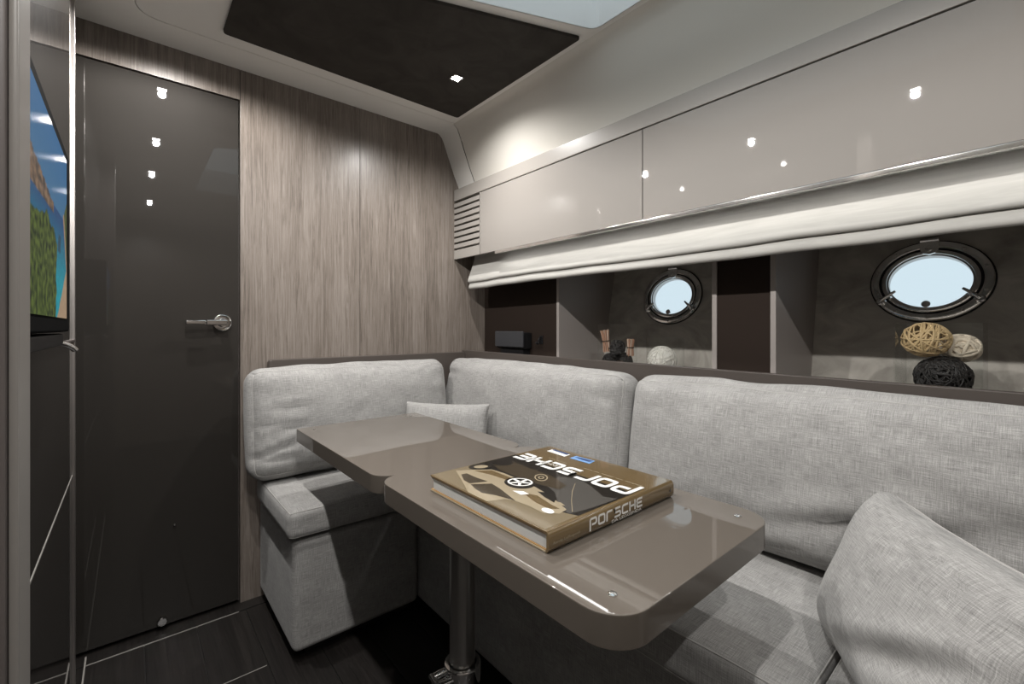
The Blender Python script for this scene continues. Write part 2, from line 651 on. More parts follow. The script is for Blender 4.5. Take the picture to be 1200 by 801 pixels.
# hull lining above the lockers
prof = [(1.165, Z + .9675), (1.178, Z + .962), (1.192, Z + .948), (1.203, Z + .925), (1.225, Z + .87), (1.262, Z + .78), (1.305, Z + .69), (1.33, Z + .64)]
liner = mk('wall_right_upper', *sweep_y(prof, [-1.3, -.5, .3, 1.0, 1.801]), M['liner'], None, 60, kind='structure')
mk('end_panel', *sweep_y([(x - .0015, z) for x, z in prof], [1.8035, YB]), M['ceiling'], liner, 60)

# ------------------------------------------------------------------ overhead lockers, vent, light strip, blind
ZB, ZG, ZT = Z + .345, Z + .641, Z + .703
rail_top = box('trim_3', XF, XF + .185, -1.28, YB - .001, ZG + .004, ZT, M['locker_satin'], bev=.004, kind='structure')


def locker(y0, y1, label):
    t = thing('overhead_locker', (XF + .15, (y0 + y1) / 2, ZB), label, 'locker', 'lockers above the portholes')
    box('carcass', XF + .0185, XF + .185, y0 + .002, y1 - .002, Z + .412, ZG, M['locker_satin'], t, bev=.001)
    box('locker_door', XF, XF + .018, y0 + .0015, y1 - .0015, ZB + .004, ZG, M['locker'], t, bev=.0015)
    return t


locker(.831, 1.714, 'taupe gloss overhead locker beside the slatted air vent')
locker(-.052, .831, 'taupe gloss overhead locker above the shelf with rope balls in a glass cube')
locker(-.935, -.052, 'taupe gloss overhead locker beyond the throw pillow end of the sofa')

vent = thing('air_vent', (XF + .02, 1.83, ZB), 'taupe slatted air vent in the locker row by the wood wall', 'air vent')
zs = [Z + .637 - .0297 * i for i in range(9)]
box('backing', XF + .11, XF + .12, 1.716, YB - .002, Z + .412, ZG + .003, M['locker_satin'], vent, bev=0)
edges = [ZG + .003] + [z for z in zs]
for i in range(9):
    lo = (zs[i + 1] + .0048) if i < 8 else ZB + .004
    hi = zs[i] - .0048
    box('slat', XF, XF + .013, 1.7155, YB - .0025, lo, hi, M['locker_satin'], vent, bev=.0007, seg=1)
box('frame_edge', XF, XF + .013, 1.7145, 1.7195, ZB + .004, ZG + .002, M['locker_satin'], vent, bev=.0005, seg=1)

chrome_strip = box('chrome_strip', XF - .003, XF + .012, -1.28, 1.60, ZB - .009, ZB + .003, M['port_steel'], bev=.002,
                   label='thin chrome strip along the bottom edge of the overhead lockers', cat='trim strip')
led = thing('light_strip', (1.285, .30, Z + .350), 'white light strip hidden under the overhead lockers', 'light strip')
box('housing', 1.274, 1.290, -.95, 1.62, Z + .3440, Z + .3488, M['steel_trim'], led, bev=.001)
box('diffuser', 1.276, 1.289, -.94, 1.61, Z + .3427, Z + .3442, M['led'], led, bev=.0003)
for i in range(4):
    la = bpy.data.lights.new('strip_light', 'AREA')
    la.shape = 'RECTANGLE'
    la.size, la.size_y = .012, .62
    la.energy = LED_W
    la.color = (1.0, .985, .95)
    lo = bpy.data.objects.new('strip_light' if i < 3 else 'strip_light_aft_offscreen', la)
    link(lo, led)
    lo.location = Vector((1.285, 1.30 - i * .64, Z + .3422)) - Vector(led.location)
    lo.rotation_euler = (0, math.radians(28), 0)

# roman blind
bl = [(1.345, .384), (1.338, .34), (1.326, .31), (1.316, .285), (1.306, .262), (1.300, .246), (1.300, .236), (1.306, .231),
      (1.318, .234), (1.322, .240), (1.318, .237), (1.309, .226), (1.304, .214), (1.304, .204), (1.311, .198), (1.322, .200),
      (1.330, .215), (1.336, .26), (1.348, .30), (1.353, .384)]


def sm(P, it=2):
    for _ in range(it):
        Q = [P[0]]
        for a, b in zip(P[:-1], P[1:]):
            Q += [tuple(p * .75 + q * .25 for p, q in zip(a, b)), tuple(p * .25 + q * .75 for p, q in zip(a, b))]
        P = Q + [P[-1]]
    return P


bl = sm(bl, 1)
nb = len(bl)


def blwob(i, y):
    h = bl[i][1]
    k = max(0, min(1, (.36 - h) / .12))
    return (.006 * k * noise.noise(Vector((y * 2.2, h * 6, 3.1))) + .002 * k * noise.noise(Vector((y * 9, h * 20, 1.1))),
            .010 * k * noise.noise(Vector((y * 1.3, 2.0, h * 2))) + .003 * k * noise.noise(Vector((y * 6, 7.0, h * 9))))


ys = [-.95 + (1.872 + .95) * i / 110 for i in range(111)]
mk('roman_blind', *sweep_y([(x, Z + z) for x, z in bl], ys, True, blwob), M['blind'], None, 50,
   label='pale folded roman blind hanging under the overhead lockers', cat='blind')

# ------------------------------------------------------------------ portholes
def porthole(idx, yc, hc):
    c = Vector((hull_x(hc), yc, Z + hc))
    nrm = Vector((-1, 0, HK)).normalized()
    up = Vector((HK, 0, 1)).normalized()
    xa = up.cross(nrm)
    mt = Matrix.Translation(c) @ Matrix((xa, up, nrm)).transposed().to_4x4()
    w = thing('window_%d' % idx, c, kind='structure', mat=mt)
    A, B = .1375, .1235

    def ring(name, a_out, w_, z0, z1, mat, rounded=.004, par=w):
        # elliptical ring of width w_ with a rounded section
        sec = [(0, z0), (0, z1 - rounded), (rounded * .3, z1 - rounded * .3), (rounded, z1), (w_ - rounded, z1), (w_ - rounded * .3, z1 - rounded * .3), (w_, z1 - rounded), (w_, z0)]
        V, F = [], []
        N = 72
        for k in range(N):
            t = 2 * math.pi * k / N
            for (s, z) in sec:
                V.append((math.cos(t) * (A - a_out - s), math.sin(t) * (B - a_out - s), z))
        m = len(sec)
        for k in range(N):
            l = (k + 1) % N
            for i in range(m - 1):
                F.append([k * m + i, l * m + i, l * m + i + 1, k * m + i + 1])
        return mk(name, V, F, mat, par, 40, local=True)
    ring('gasket', -.003, .034, -.004, .003, M['black'], .001)
    ring('frame', 0, .023, -.002, .012, M['port_steel'], .006)
    ring('gasket', .0225, .006, -.03, .006, M['black'], .001)
    ring('sash', .0265, .014, -.02, .010, M['port_steel'], .005)
    ring('glazing_bead', .0400, .004, -.02, .004, M['steel_trim'], .001)
    N = 48
    mk('pane', [(math.cos(2 * math.pi * k / N) * (A - .040), math.sin(2 * math.pi * k / N) * (B - .040), -.004) for k in range(N)], [list(range(N))], M['pane'], w, 0, local=True)
    bd = lathe_data([(.0042, 0), (.0042, .002), (.003, .0032), (0, .0032)], 12)
    bme = None
    for k in range(10):
        t = math.radians(18 + 36 * k)
        if bme is None:
            o = mk('bolt', *bd, M['steel_trim'], w, 30, local=True)
            bme = o.data
        else:
            o = bpy.data.objects.new('bolt', bme)
            link(o, w)
        o.location = (math.cos(t) * (A - .0115), math.sin(t) * (B - .0115), .011)
    # hinge plate at the top
    hp = [(-.022, B + .002), (.022, B + .002), (.021, B - .03), (.014, B - .040), (0, B - .044), (-.014, B - .040), (-.021, B - .03)]
    hg = mk('hinge', *prism_data(hp, .009, .018, .0025), M['port_steel'], w, 30, local=True)
    mk('hinge_barrel', *join(tube_data([(-.021, B + .001, .016), (.021, B + .001, .016)], .0055, 12), lathe_data([(.009, .017), (.009, .0205), (.007, .0215), (0, .0215)], 20, (0, B - .024, 0))), M['chrome'], hg, 30, local=True)
    for s in (-1, 1):
        t = math.radians(270 + s * 58)
        p = Vector((math.cos(t) * (A - .009), math.sin(t) * (B - .009), .012))
        q = Vector((math.cos(t) * (A - .05), math.sin(t) * (B - .043) + .012, .020))
        lt = mk('latch', *join(lathe_data([(.011, 0), (.011, .008), (.008, .011), (0, .011)], 20, p), tube_data([p + Vector((0, 0, .009)), p.lerp(q, .5) + Vector((0, 0, .008)), q], [.006, .0055, .004], 10)), M['chrome'], w, 40, local=True)
    kn = mk('pull_knob', *lathe_data([(.004, -.004), (.004, .008), (.0095, .010), (.0105, .013), (.008, .016), (0, .016)], 20, (-.004, -B + .052, 0)), M['steel_trim'], w, 40, local=True)
    return w


porthole(1, *PORTS[0])
porthole(2, *PORTS[1])

# ------------------------------------------------------------------ ceiling downlights
LAMPS = [(.097, 1.58), (.10, .955), (.10, .325), (.11, -.49), (.95, 1.445)]
LLAB = ['square chrome downlight in the pale ceiling close above the dark door', 'square chrome downlight in the pale ceiling between the door and table',
        'square chrome downlight in the pale ceiling over the gangway', 'square chrome downlight in the pale ceiling at the aft end',
        'bright square downlight set in the dark suede ceiling panel']
for i, (x, y) in enumerate(LAMPS):
    zc = CEIL - (.010 if i == 4 else 0)
    t = thing('downlight', (x, y, zc), LLAB[i], 'downlight', 'ceiling downlights')
    fr = [p for p in round_rect(-.021, .021, -.021, .021, [.004] * 4, 3)]
    fi = [p for p in round_rect(-.015, .015, -.015, .015, [.002] * 4, 3)]
    n = len(fr)
    V = [(a, b, 0) for a, b in fr] + [(a, b, -.003) for a, b in fr] + [(a, b, -.003) for a, b in fi] + [(a, b, 0) for a, b in fi]
    F = []
    for k in range(n):
        l = (k + 1) % n
        for q in range(3):
            F.append([q * n + k, q * n + l, (q + 1) * n + l, (q + 1) * n + k])
    mk('bezel', V, F, M['chrome'], t, 30, local=True)
    mk(('lens_fore_offscreen', 'lens_middle_offscreen', 'lens_gangway_offscreen', 'lens_aft_offscreen', 'lens')[i], [(a, b, -.0012) for a, b in fi], [list(range(n))], M['lamp'], t, 0, local=True)
    tail = ('_fore_offscreen', '_middle_offscreen', '_gangway_offscreen', '_aft_offscreen', '')[i]
    la = bpy.data.lights.new('downlight_beam' + tail, 'SPOT')
    la.energy = SPOT_W
    la.color = (1.0, .972, .938)
    la.spot_size = math.radians(160 if i == 4 else 168)
    la.spot_blend = 9 / 10 if i == 4 else .35
    la.shadow_soft_size = .013
    lo = bpy.data.objects.new('downlight_beam' + tail, la)
    link(lo, t)
    lo.location = (0, 0, -.022)

# ------------------------------------------------------------------ television and fittings on the side wall
TVX = -.085
TY0, TY1, TZ0, TZ1 = .60, 1.143, Z - .007, Z + .307
tv = thing('television', (XL, (TY0 + TY1) / 2, TZ0), 'flat black television showing a turquoise bay on the glossy side wall', 'television')
box('casing', XL + .004, TVX, TY0, TY1, TZ0, TZ1, plain('matt black casing', (.006, .006, .006), .95, spec=.02), tv, bev=.004)


def tv_colour(s, t):
    """beach picture: s from aft to fore edge, t from bottom to top"""
    nz = lambda a, b, c=0.0: noise.noise(Vector((s * a, t * b, c)))
    sky = Vector((.05, .15, .27)).lerp(Vector((.008, .11, .27)), max(0, (t - .55) / .45))
    col = sky
    hor = .60
    if t < hor:
        k = max(0, min(1, (hor - t) / .40))
        col = Vector((.012, .055, .16)).lerp(Vector((.01, .26, .32)), k ** 1.3)
        col *= 1 + .25 * nz(30, 60, 2)
        if abs(s - .78 - .02 * nz(3, 12, 4)) < .035 and .37 < t < .47:
            col = Vector((.015, .06, .10))
    ridge = .60 + .16 * max(0, (.62 - s) / .62) + .015 * nz(20, 3)
    if s < .64 and hor - .05 < t < ridge:
        col = Vector((.05, .04, .035)).lerp(Vector((.22, .14, .09)), max(0, min(1, .5 + 1.2 * nz(24, 30, 5))))
    if s > .88:
        top = .60 + (s - .88) * 1.1 + .02 * nz(40, 3, 1)
        bot = .62 - (s - .88) * 3.2
        if bot < t < top and t > .26:
            col = Vector((.03, .06, .02)).lerp(Vector((.10, .11, .04)), .5 + nz(40, 40, 3))
            if t < bot + .12:
                col = Vector((.30, .20, .13)) * (1 + .4 * nz(50, 50, 7))
    shore = .72 + .9 * t
    if t < .30 and s > shore + .02 * nz(4, 9, 8):
        col = Vector((.36, .25, .16)) * (1 + .2 * nz(40, 40, 6))
    tree = .50 - .22 * abs(s - .48) - (.45 * max(0, s - .62)) + .03 * nz(14, 5, 9)
    if s < .70 + .03 * nz(5, 14, 11) and t < tree:
        g = max(0, min(1, .5 + 1.1 * nz(34, 30, 12)))
        col = Vector((.008, .020, .006)).lerp(Vector((.085, .125, .022)), g)
    return col


sn, tn = 150, 90
SV, SF, CC = [], [], []
b_ = .019
for j in range(tn + 1):
    for i in range(sn + 1):
        s, t = i / sn, j / tn
        SV.append((TVX + .0006, TY0 + b_ + s * (TY1 - TY0 - b_ - .05), TZ0 + b_ + .004 + t * (TZ1 - TZ0 - 2 * b_ - .004)))
        CC.append(tv_colour(s, t))
for j in range(tn):
    for i in range(sn):
        a = j * (sn + 1) + i
        SF.append([a, a + 1, a + sn + 2, a + sn + 1])
m, nt, bs = new_mat('television picture')
at = node(nt, 'ShaderNodeVertexColor', layer_name='picture')
nt.links.new(at.outputs[0], bs.inputs['Emission Color'])
bs.inputs['Emission Strength'].default_value = .42
bs.inputs['Base Color'].default_value = (.01, .01, .01, 1)
bs.inputs['Roughness'].default_value = .08
scr = mk('screen', SV, SF, m, tv, 0)
ca = scr.data.color_attributes.new('picture', 'FLOAT_COLOR', 'POINT')
for i, c in enumerate(CC):
    ca.data[i].color = (c.x, c.y, c.z, 1)
box('soundbar', XL + .001, XL + .034, TY0 + .02, TY1 - .02, Z - .031, Z - .010, M['black'],
    label='slim black soundbar directly under the television', cat='soundbar', bev=.004)
hp = [(XL + .001, 1.18, Z - .036), (XL + .008, 1.185, Z - .030), (XL + .018, 1.19, Z - .027), (XL + .030, 1.20, Z - .030), (XL + .040, 1.21, Z - .038), (XL + .043, 1.213, Z - .043)]
mk('pull_handle', *tube_data(sm(hp, 2), [.004] * 3 + [.0055] * (len(sm(hp, 2)) - 3), 10), M['chrome'], None, 50,
   label='curved chrome pull handle on the side wall below the television', cat='handle')

# ------------------------------------------------------------------ upholstery
def cushion(name, mt, sx, sy, sz, r, puff, label, cat, group, seed=0, wr=.004, soft=False, nx=56, ny=36, nz=10, crease=0.0, pinch=.05, fold=None):
    """soft block: local x length, y height, z thickness (front +z)"""
    a, b, c = sx / 2, sy / 2, sz / 2
    idx, V, U, F, FU = {}, [], [], [], []

    def wp(t):
        s = 1 if t >= 0 else -1
        return s * (1 - (1 - abs(t)) ** 1.7)

    def vert(i, j, k):
        key = (i, j, k)
        if key in idx:
            return idx[key]
        u, v, w = wp(2 * i / nx - 1), wp(2 * j / ny - 1), wp(2 * k / nz - 1)
        if soft:
            th = ((1 - abs(u) ** 3.2) * (1 - abs(v) ** 3.2)) ** .42
            x = a * u * (1 - pinch * (1 - v * v))
            y = b * v * (1 - pinch * (1 - u * u))
            z = c * w * (.13 + .87 * th)
            p = Vector((x, y, z))
            # round off the edge band
            e = max(abs(u), abs(v))
            if e > .97:
                p.z *= 1 - (e - .97) / .03 * .35 * abs(w)
        else:
            p = Vector((a * u, b * v, c * w))
            q = Vector((max(-(a - r), min(a - r, p.x)), max(-(b - r), min(b - r, p.y)), max(-(c - r), min(c - r, p.z))))
            d = p - q
            if d.length > 1e-9:
                # move onto the rounded surface
                m = max(abs(d.x), abs(d.y), abs(d.z))
                p = q + d.normalized() * min(r, m if False else r) if m > 1e-9 else p
            bulge = puff * (1 - abs(u) ** 2.6) * (1 - abs(v) ** 2.6)
            p.z += bulge * (w if w > 0 else .15 * w)
            p.x += .35 * puff * u * (1 - v * v) * (1 - w * w) * .5
            p.y += .35 * puff * v * (1 - u * u) * (1 - w * w) * .5
        # slow unevenness, folds and wrinkles
        s0 = Vector((u * a * 5, v * b * 6, seed * 7.3 + w))
        p.z += (1 if w > 0 else -1) * abs(w) * wr * 1.3 * noise.noise(s0)
        p.y += wr * 1.0 * noise.noise(Vector((u * a * 9, w, seed * 3.1 + 4))) * abs(v)
        if crease and w > 0:
            warp = noise.noise(Vector((u * 2.2, v * 2.2, seed + 9))) * .5
            f1 = noise.noise(Vector(((u * a * 3.0 + warp * .4), (v * b * 16 + warp * 2.5 + u * 1.5), seed * 1.7)))
            k1 = max(0, 1 - abs(f1) / .13) ** 2
            amp = max(0, noise.noise(Vector((u * 1.6, v * 1.6, seed * 2.9 + 20))) + .25) + .6 * max(0, abs(u) - .55)
            p.z -= crease * k1 * amp * w
            p.z += crease * .5 * f1 * amp * w
        if fold:
            for (fu, fv, dx, dy, ln, wd, dp) in fold:       # explicit dents: centre, direction, length, width, depth
                ex, ey = u * a - fu * a, v * b - fv * b
                l = math.hypot(dx, dy)
                al, ac = (ex * dx + ey * dy) / l, (-ex * dy + ey * dx) / l
                g = math.exp(-(al / ln) ** 2 - (ac / wd) ** 2)
                rdg = math.exp(-(al / ln) ** 2 - ((ac - 2 * wd) / (1.5 * wd)) ** 2)
                if w > 0:
                    p.z += (-dp * g + .5 * dp * rdg) * w
        V.append(p)
        U.append((a * u, b * v, c * w))
        idx[key] = len(V) - 1
        return idx[key]

    def quad(q, ax):
        F.append(q)
        for t in q:
            x, y, z = U[t]
            o = seed * .37
            FU.append(((x + o, y + o) if ax == 2 else ((x + o, z + b + y * .001) if ax == 1 else (z + a, y + o))))
    for i in range(nx):
        for j in range(ny):
            quad([vert(i, j, nz), vert(i + 1, j, nz), vert(i + 1, j + 1, nz), vert(i, j + 1, nz)], 2)
            quad([vert(i, j, 0), vert(i, j + 1, 0), vert(i + 1, j + 1, 0), vert(i + 1, j, 0)], 2)
    for i in range(nx):
        for k in range(nz):
            quad([vert(i, 0, k), vert(i + 1, 0, k), vert(i + 1, 0, k + 1), vert(i, 0, k + 1)], 1)
            quad([vert(i, ny, k), vert(i, ny, k + 1), vert(i + 1, ny, k + 1), vert(i + 1, ny, k)], 1)
    for j in range(ny):
        for k in range(nz):
            quad([vert(0, j, k), vert(0, j, k + 1), vert(0, j + 1, k + 1), vert(0, j + 1, k)], 0)
            quad([vert(nx, j, k), vert(nx, j + 1, k), vert(nx, j + 1, k + 1), vert(nx, j, k + 1)], 0)
    t = thing(name, mt.to_translation(), label, cat, group, mat=mt)
    mk('cover', V, F, M['linen'], t, 80, uvs=FU, local=True)
    # stitched seam round the front and back edges
    for k in ((nz // 2,) if soft else (0, nz)):
        L = [idx[(i, 0, k)] for i in range(nx)] + [idx[(nx, j, k)] for j in range(ny)] + [idx[(i, ny, k)] for i in range(nx, 0, -1)] + [idx[(0, j, k)] for j in range(ny, 0, -1)]
        P = [V[i] for i in L]
        keep = [P[0]]
        for p in P[1:]:
            if (p - keep[-1]).length > .004:
                keep.append(p)
        mk('seam', *tube_data(keep, .0016, 6, True), M['linen_seam'], t, 80, local=True)
    return t


def frame_mat(c, x, up, nrm):
    x = Vector(x).normalized()
    n_ = x.cross(Vector(up)).normalized()
    return Matrix.Translation(Vector(c)) @ Matrix((x, n_.cross(x), n_)).transposed().to_4x4()


def lean_mat(c, rz, lean):
    return Matrix.Translation(Vector(c)) @ Euler((math.pi / 2 - math.radians(lean), 0, rz)).to_matrix().to_4x4()


# bench bases
def base_block(name, x0, x1, y0, y1, z0, z1, label, r=.022, front='y'):
    v, f = box_data(x0, x1, y0, y1, z0, z1, r, 4)
    uvs = []
    for q in f:
        a, b, c = Vector(v[q[0]]), Vector(v[q[1]]), Vector(v[q[2]])
        nn = (b - a).cross(c - b)
        ax = max(range(3), key=lambda i: abs(nn[i]))
        for i in q:
            p = v[i]
            uvs.append((p[1], p[2]) if ax == 0 else ((p[0], p[2]) if ax == 1 else (p[0], p[1])))
    t = thing(name, ((x0 + x1) / 2, (y0 + y1) / 2, 0), label, 'bench')
    mk('base_cover', v, f, M['linen'], t, 35, uvs=uvs)
    box('plinth', x0 + .05, x1 - .02, y0 + .05, y1 - .02, 0.0005, z0 + .01, M['plank'], t, bev=0)
    return t


base_block('bench_base', .375, .800, 1.462, YB - .006, .035, Z - .650, 'short grey linen bench base against the wood wall beside the door')
base_block('bench_base', .802, 1.55, -.60, YB - .006, .035, Z - .650, 'long grey linen bench base under the portholes behind the table post')

# rails behind the back cushions
mk('sofa_rail', *xf(prism_data(round_poly([(.385, Z - .32), (1.305, Z - .32), (1.305, Z - .123), (.405, Z - .123)], .012), -.02, .018, .003), Matrix.Translation((0, YB - .019, 0)) @ R90),
   M['rail'], None, label='taupe rail along the wood wall above the short bench', cat='rail')
v, f = box_data(1.306, 1.330, -1.28, YB - .004, Z - .34, Z - .12, .003)
v = [Vector((p.x, p.y, p.z + (.006 * (p.y - .9) if p.z > Z - .2 else 0))) for p in v]
mk('sofa_rail', v, f, M['rail'], None, label='long taupe rail between the sofa back and the porthole shelf', cat='rail')

SEAT = Z - .55
cushion('seat_cushion', frame_mat((.728, 1.665, Z - .594), (1, 0, 0), (0, 1, 0), (0, 0, 1)), .745, .445, .088, .022, .003,
        'grey linen seat cushion on the short bench beside the door', 'cushion', 'seat cushions', 1, .002)
cushion('seat_cushion', frame_mat((1.035, .83, Z - .594), (0, -1, 0), (1, 0, 0), (0, 0, 1)), 1.215, .56, .088, .016, .003,
        'long grey linen seat cushion under the table edge', 'cushion', 'seat cushions', 2, .002, crease=.004)
cushion('seat_cushion', frame_mat((1.035, -.19, Z - .597), (0, -1, 0), (1, 0, 0), (0, 0, 1)), .82, .56, .088, .016, .003,
        'grey linen seat cushion under the throw pillow at the sofa end', 'cushion', 'seat cushions', 3, .002)

cushion('back_cushion', lean_mat((.712, 1.810, Z - .342), 0, 7), .805, .394, .120, .054, .038,
        'plump grey linen back cushion against the wood wall', 'cushion', 'back cushions', 4, .005, crease=.010,
        fold=[(-.75, -.05, 1, -.15, .10, .008, .012), (-.78, -.45, 1, .3, .12, .008, .012), (-.7, .25, 1, .1, .10, .007, .008), (-.8, -.62, 1, -.1, .09, .007, .008)])
cushion('back_cushion', lean_mat((1.215, 1.364, Z - .342), -math.pi / 2, 8), 1.045, .394, .120, .054, .038,
        'grey linen back cushion in the sofa corner below the black wall box', 'cushion', 'back cushions', 5, .005, crease=.009)
cushion('back_cushion', lean_mat((1.215, .293, Z - .342), -math.pi / 2, 8), 1.065, .394, .120, .054, .040,
        'wide grey linen back cushion behind the throw pillow', 'cushion', 'back cushions', 6, .006, crease=.012,
        fold=[(.25, -.30, 1, .22, .18, .02, .018), (.0, -.42, 1, .35, .16, .012, .008), (.6, .0, 1, -.1, .2, .02, .010)])

cushion('throw_pillow', frame_mat((.848, .104, Z - .416), (-.87, -.48, .09), (.22, -.33, .92), (0, 0, 1)), .49, .27, .15, .03, 0,
        'grey linen throw pillow with soft folds leaning at the end of the sofa', 'pillow', 'throw pillows', 7, .004, True, crease=.008, nx=60, ny=44,
        fold=[(.35, -.35, 1, .45, .14, .014, .012), (.55, -.1, 1, .55, .10, .010, .008)])
cushion('throw_pillow', frame_mat((.953, 1.530, Z - .425), (.64, -.768, 0), (.19, .16, .968), (-.743, -.62, .248)), .345, .25, .10, .03, 0,
        'small grey linen throw pillow in the sofa corner behind the table', 'pillow', 'throw pillows', 8, .004, True, crease=.004, nx=40, ny=32)

# ------------------------------------------------------------------ table
TZ = Z - .33
TH = .042
tb = thing('pedestal_table', (.632, .915, 0), 'glossy taupe two-leaf table on a single metal post', 'table')
for nm, (x0, x1, y0, y1), rad, dz in (('table_leaf', (.410, .857, .298, .940), [.055, .055, .05, .05], 0), ('table_leaf', (.416, .853, .9425, 1.588), [.05, .05, .006, .006], -.002)):
    lf = mk(nm, *prism_data(round_rect(x0, x1, y0, y1, rad, 10), TZ - TH + dz, TZ + dz, .0022, 2), M['table'], tb, 25)
    ys2 = (y0 + .045, ) if dz == 0 else (y1 - .045, )
    for sy in ys2:
        for sx in (x0 + .045, x1 - .045):
            mk('stud', *lathe_data([(.0062, 0), (.0062, .001), (.0045, .0022), (.002, .0026), (0, .0026)], 16, (sx, sy, TZ + dz)), M['chrome'], lf, 30)
PX, PY = .612, .905
mk('post', *lathe_data([(.031, .06), (.031, TZ - TH - .012)], 40, (PX, PY, 0)), M['brushed'], tb, 60)
mk('outer_post', *lathe_data([(.0355, .012), (.0355, .175)], 40, (PX, PY, 0)), M['brushed'], tb, 60)
mk('mounting_plate', *lathe_data([(0, TZ - TH - .0005), (.11, TZ - TH - .0005), (.11, TZ - TH - .006), (.045, TZ - TH - .014), (.031, TZ - TH - .03)], 40, (PX, PY, 0)), M['brushed'], tb, 40)
mk('base_flange', *lathe_data([(.036, .03), (.042, .016), (.085, .010), (.09, .006), (.09, .0005), (0, .0005)], 40, (PX, PY, 0)), M['brushed'], tb, 40)
cz = Z - .855
cl = mk('clamp_collar', *lathe_data([(.0325, cz + .045), (.034, cz + .050), (.042, cz + .050), (.0445, cz + .046), (.0445, cz - .005), (.042, cz - .01), (.033, cz - .01)], 40, (PX, PY, 0)), M['chrome'], tb, 40)
ld = Vector((-.93, .10, 0)).normalized()
lp = Vector((-ld.y, ld.x, 0))
C0 = Vector((PX, PY, cz))
tabs = []
for s in (-1, 1):
    pts = [C0 + ld * .036 + lp * s * .018, C0 + ld * .060 + lp * s * .017, C0 + ld * .074 + lp * s * .016]
    tabs.append(join(*[box_data(0, 0, 0, 0, 0, 0)][:0]) if False else tube_data([p + Vector((0, 0, .030)) for p in pts], .0085, 10))
    tabs.append(tube_data([p + Vector((0, 0, .006)) for p in pts], .0085, 10))
tabs.append(tube_data([C0 + ld * .066 - lp * .026 + Vector((0, 0, .026)), C0 + ld * .066 + lp * .026 + Vector((0, 0, .026))], .006, 12))
tabs.append(tube_data([C0 + ld * .074 - lp * .018 + Vector((0, 0, .034)), C0 + ld * .074 + lp * .018 + Vector((0, 0, .034))], .006, 12))
mk('clamp_lug', *join(*tabs), M['chrome'], cl, 50)
mk('clamp_lever', *tube_data([C0 + ld * .070 + Vector((0, 0, .020)), C0 + ld * .080 + Vector((0, 0, -.01)), C0 + ld * .076 + Vector((0, 0, -.06))], [.008, .010, .006], 12), M['chrome'], cl, 50)

# ------------------------------------------------------------------ book on the table
BX0, BX1, BY0, BY1 = .463, .806, .463, .800
BT = .0325
bk = thing('book', ((BX0 + BX1) / 2, (BY0 + BY1) / 2, TZ), 'large bronze picture book about sports cars lying on the table', 'book')
ZT_ = TZ + BT
box('back_cover', BX0, BX1, BY0 + .004, BY1, TZ + .0004, TZ + .0036, M['cover_tan'], bk, bev=.0008)
box('back_board', BX0 + .001, BX1 - .001, BY0 + .006, BY1 - .002, TZ + .0037, TZ + .0052, M['cover_board'], bk, bev=0)
box('page_block', BX0 + .003, BX1 - .008, BY0 + .006, BY1 - .008, TZ + .0053, ZT_ - .0062, M['page'], bk, bev=.0008)
box('front_board', BX0 + .002, BX1 - .002, BY0 + .006, BY1 - .002, ZT_ - .0060, ZT_ - .0034, M['cover_board'], bk, bev=0)
box('jacket_flap', BX0 + .002, BX0 + .012, BY0 + .165, BY1 - .004, ZT_ - .0085, ZT_ - .0062, M['ink_white'], bk, bev=0)
front = box('front_cover', BX0, BX1, BY0 + .003, BY1, ZT_ - .0034, ZT_, M['cover_gold'], bk, bev=.001)
sp = [(BY0 + .005, TZ + .0006), (BY0 + .001, TZ + .003), (BY0 - .0012, TZ + .009), (BY0 - .0016, TZ + BT / 2), (BY0 - .0012, ZT_ - .007), (BY0 + .001, ZT_ - .002), (BY0 + .005, ZT_ + .0001),
      (BY0 + .006, ZT_ - .003), (BY0 + .004, ZT_ - .006), (BY0 + .004, TZ + .006), (BY0 + .006, TZ + .0036)]
V = [(BX0, y, z) for y, z in sp] + [(BX1, y, z) for y, z in sp]
n = len(sp)
F = [[i, (i + 1) % n, n + (i + 1) % n, n + i] for i in range(n)] + [list(range(n))[::-1], list(range(n, 2 * n))]
spine = mk('spine', V, F, M['cover_gold'], bk, 40)


def ribbon(poly, w, closed=False):
    """flat stroke along a 2d polyline"""
    P = [Vector(p) for p in poly]
    n = len(P)
    L, R_ = [], []
    for i, p in enumerate(P):
        a = P[(i - 1) % n] if (closed or i) else None
        b = P[(i + 1) % n] if (closed or i < n - 1) else None
        d1 = (p - a).normalized() if a is not None else (b - p).normalized()
        d2 = (b - p).normalized() if b is not None else d1
        n1, n2 = Vector((-d1.y, d1.x)), Vector((-d2.y, d2.x))
        mm = (n1 + n2)
        mm = mm.normalized() if mm.length > 1e-6 else n1
        k = w / 2 / max(.35, mm.dot(n1))
        L.append(p + mm * k)
        R_.append(p - mm * k)
    V = L + R_
    m_ = n if closed else n - 1
    F = [[i, (i + 1) % n, n + (i + 1) % n, n + i] for i in range(m_)]
    return V, F


def soft_line(P, r, closed=False):
    out = []
    n = len(P)
    for i, p in enumerate(P):
        p = Vector(p)
        if not closed and i in (0, n - 1):
            out.append(p)
            continue
        a, b = Vector(P[i - 1]), Vector(P[(i + 1) % n])
        p1, p2 = p + (a - p).normalized() * r, p + (b - p).normalized() * r
        for k in range(5):
            t = k / 4
            out.append(p1 * (1 - t) ** 2 + p * 2 * t * (1 - t) + p2 * t * t)
    return out


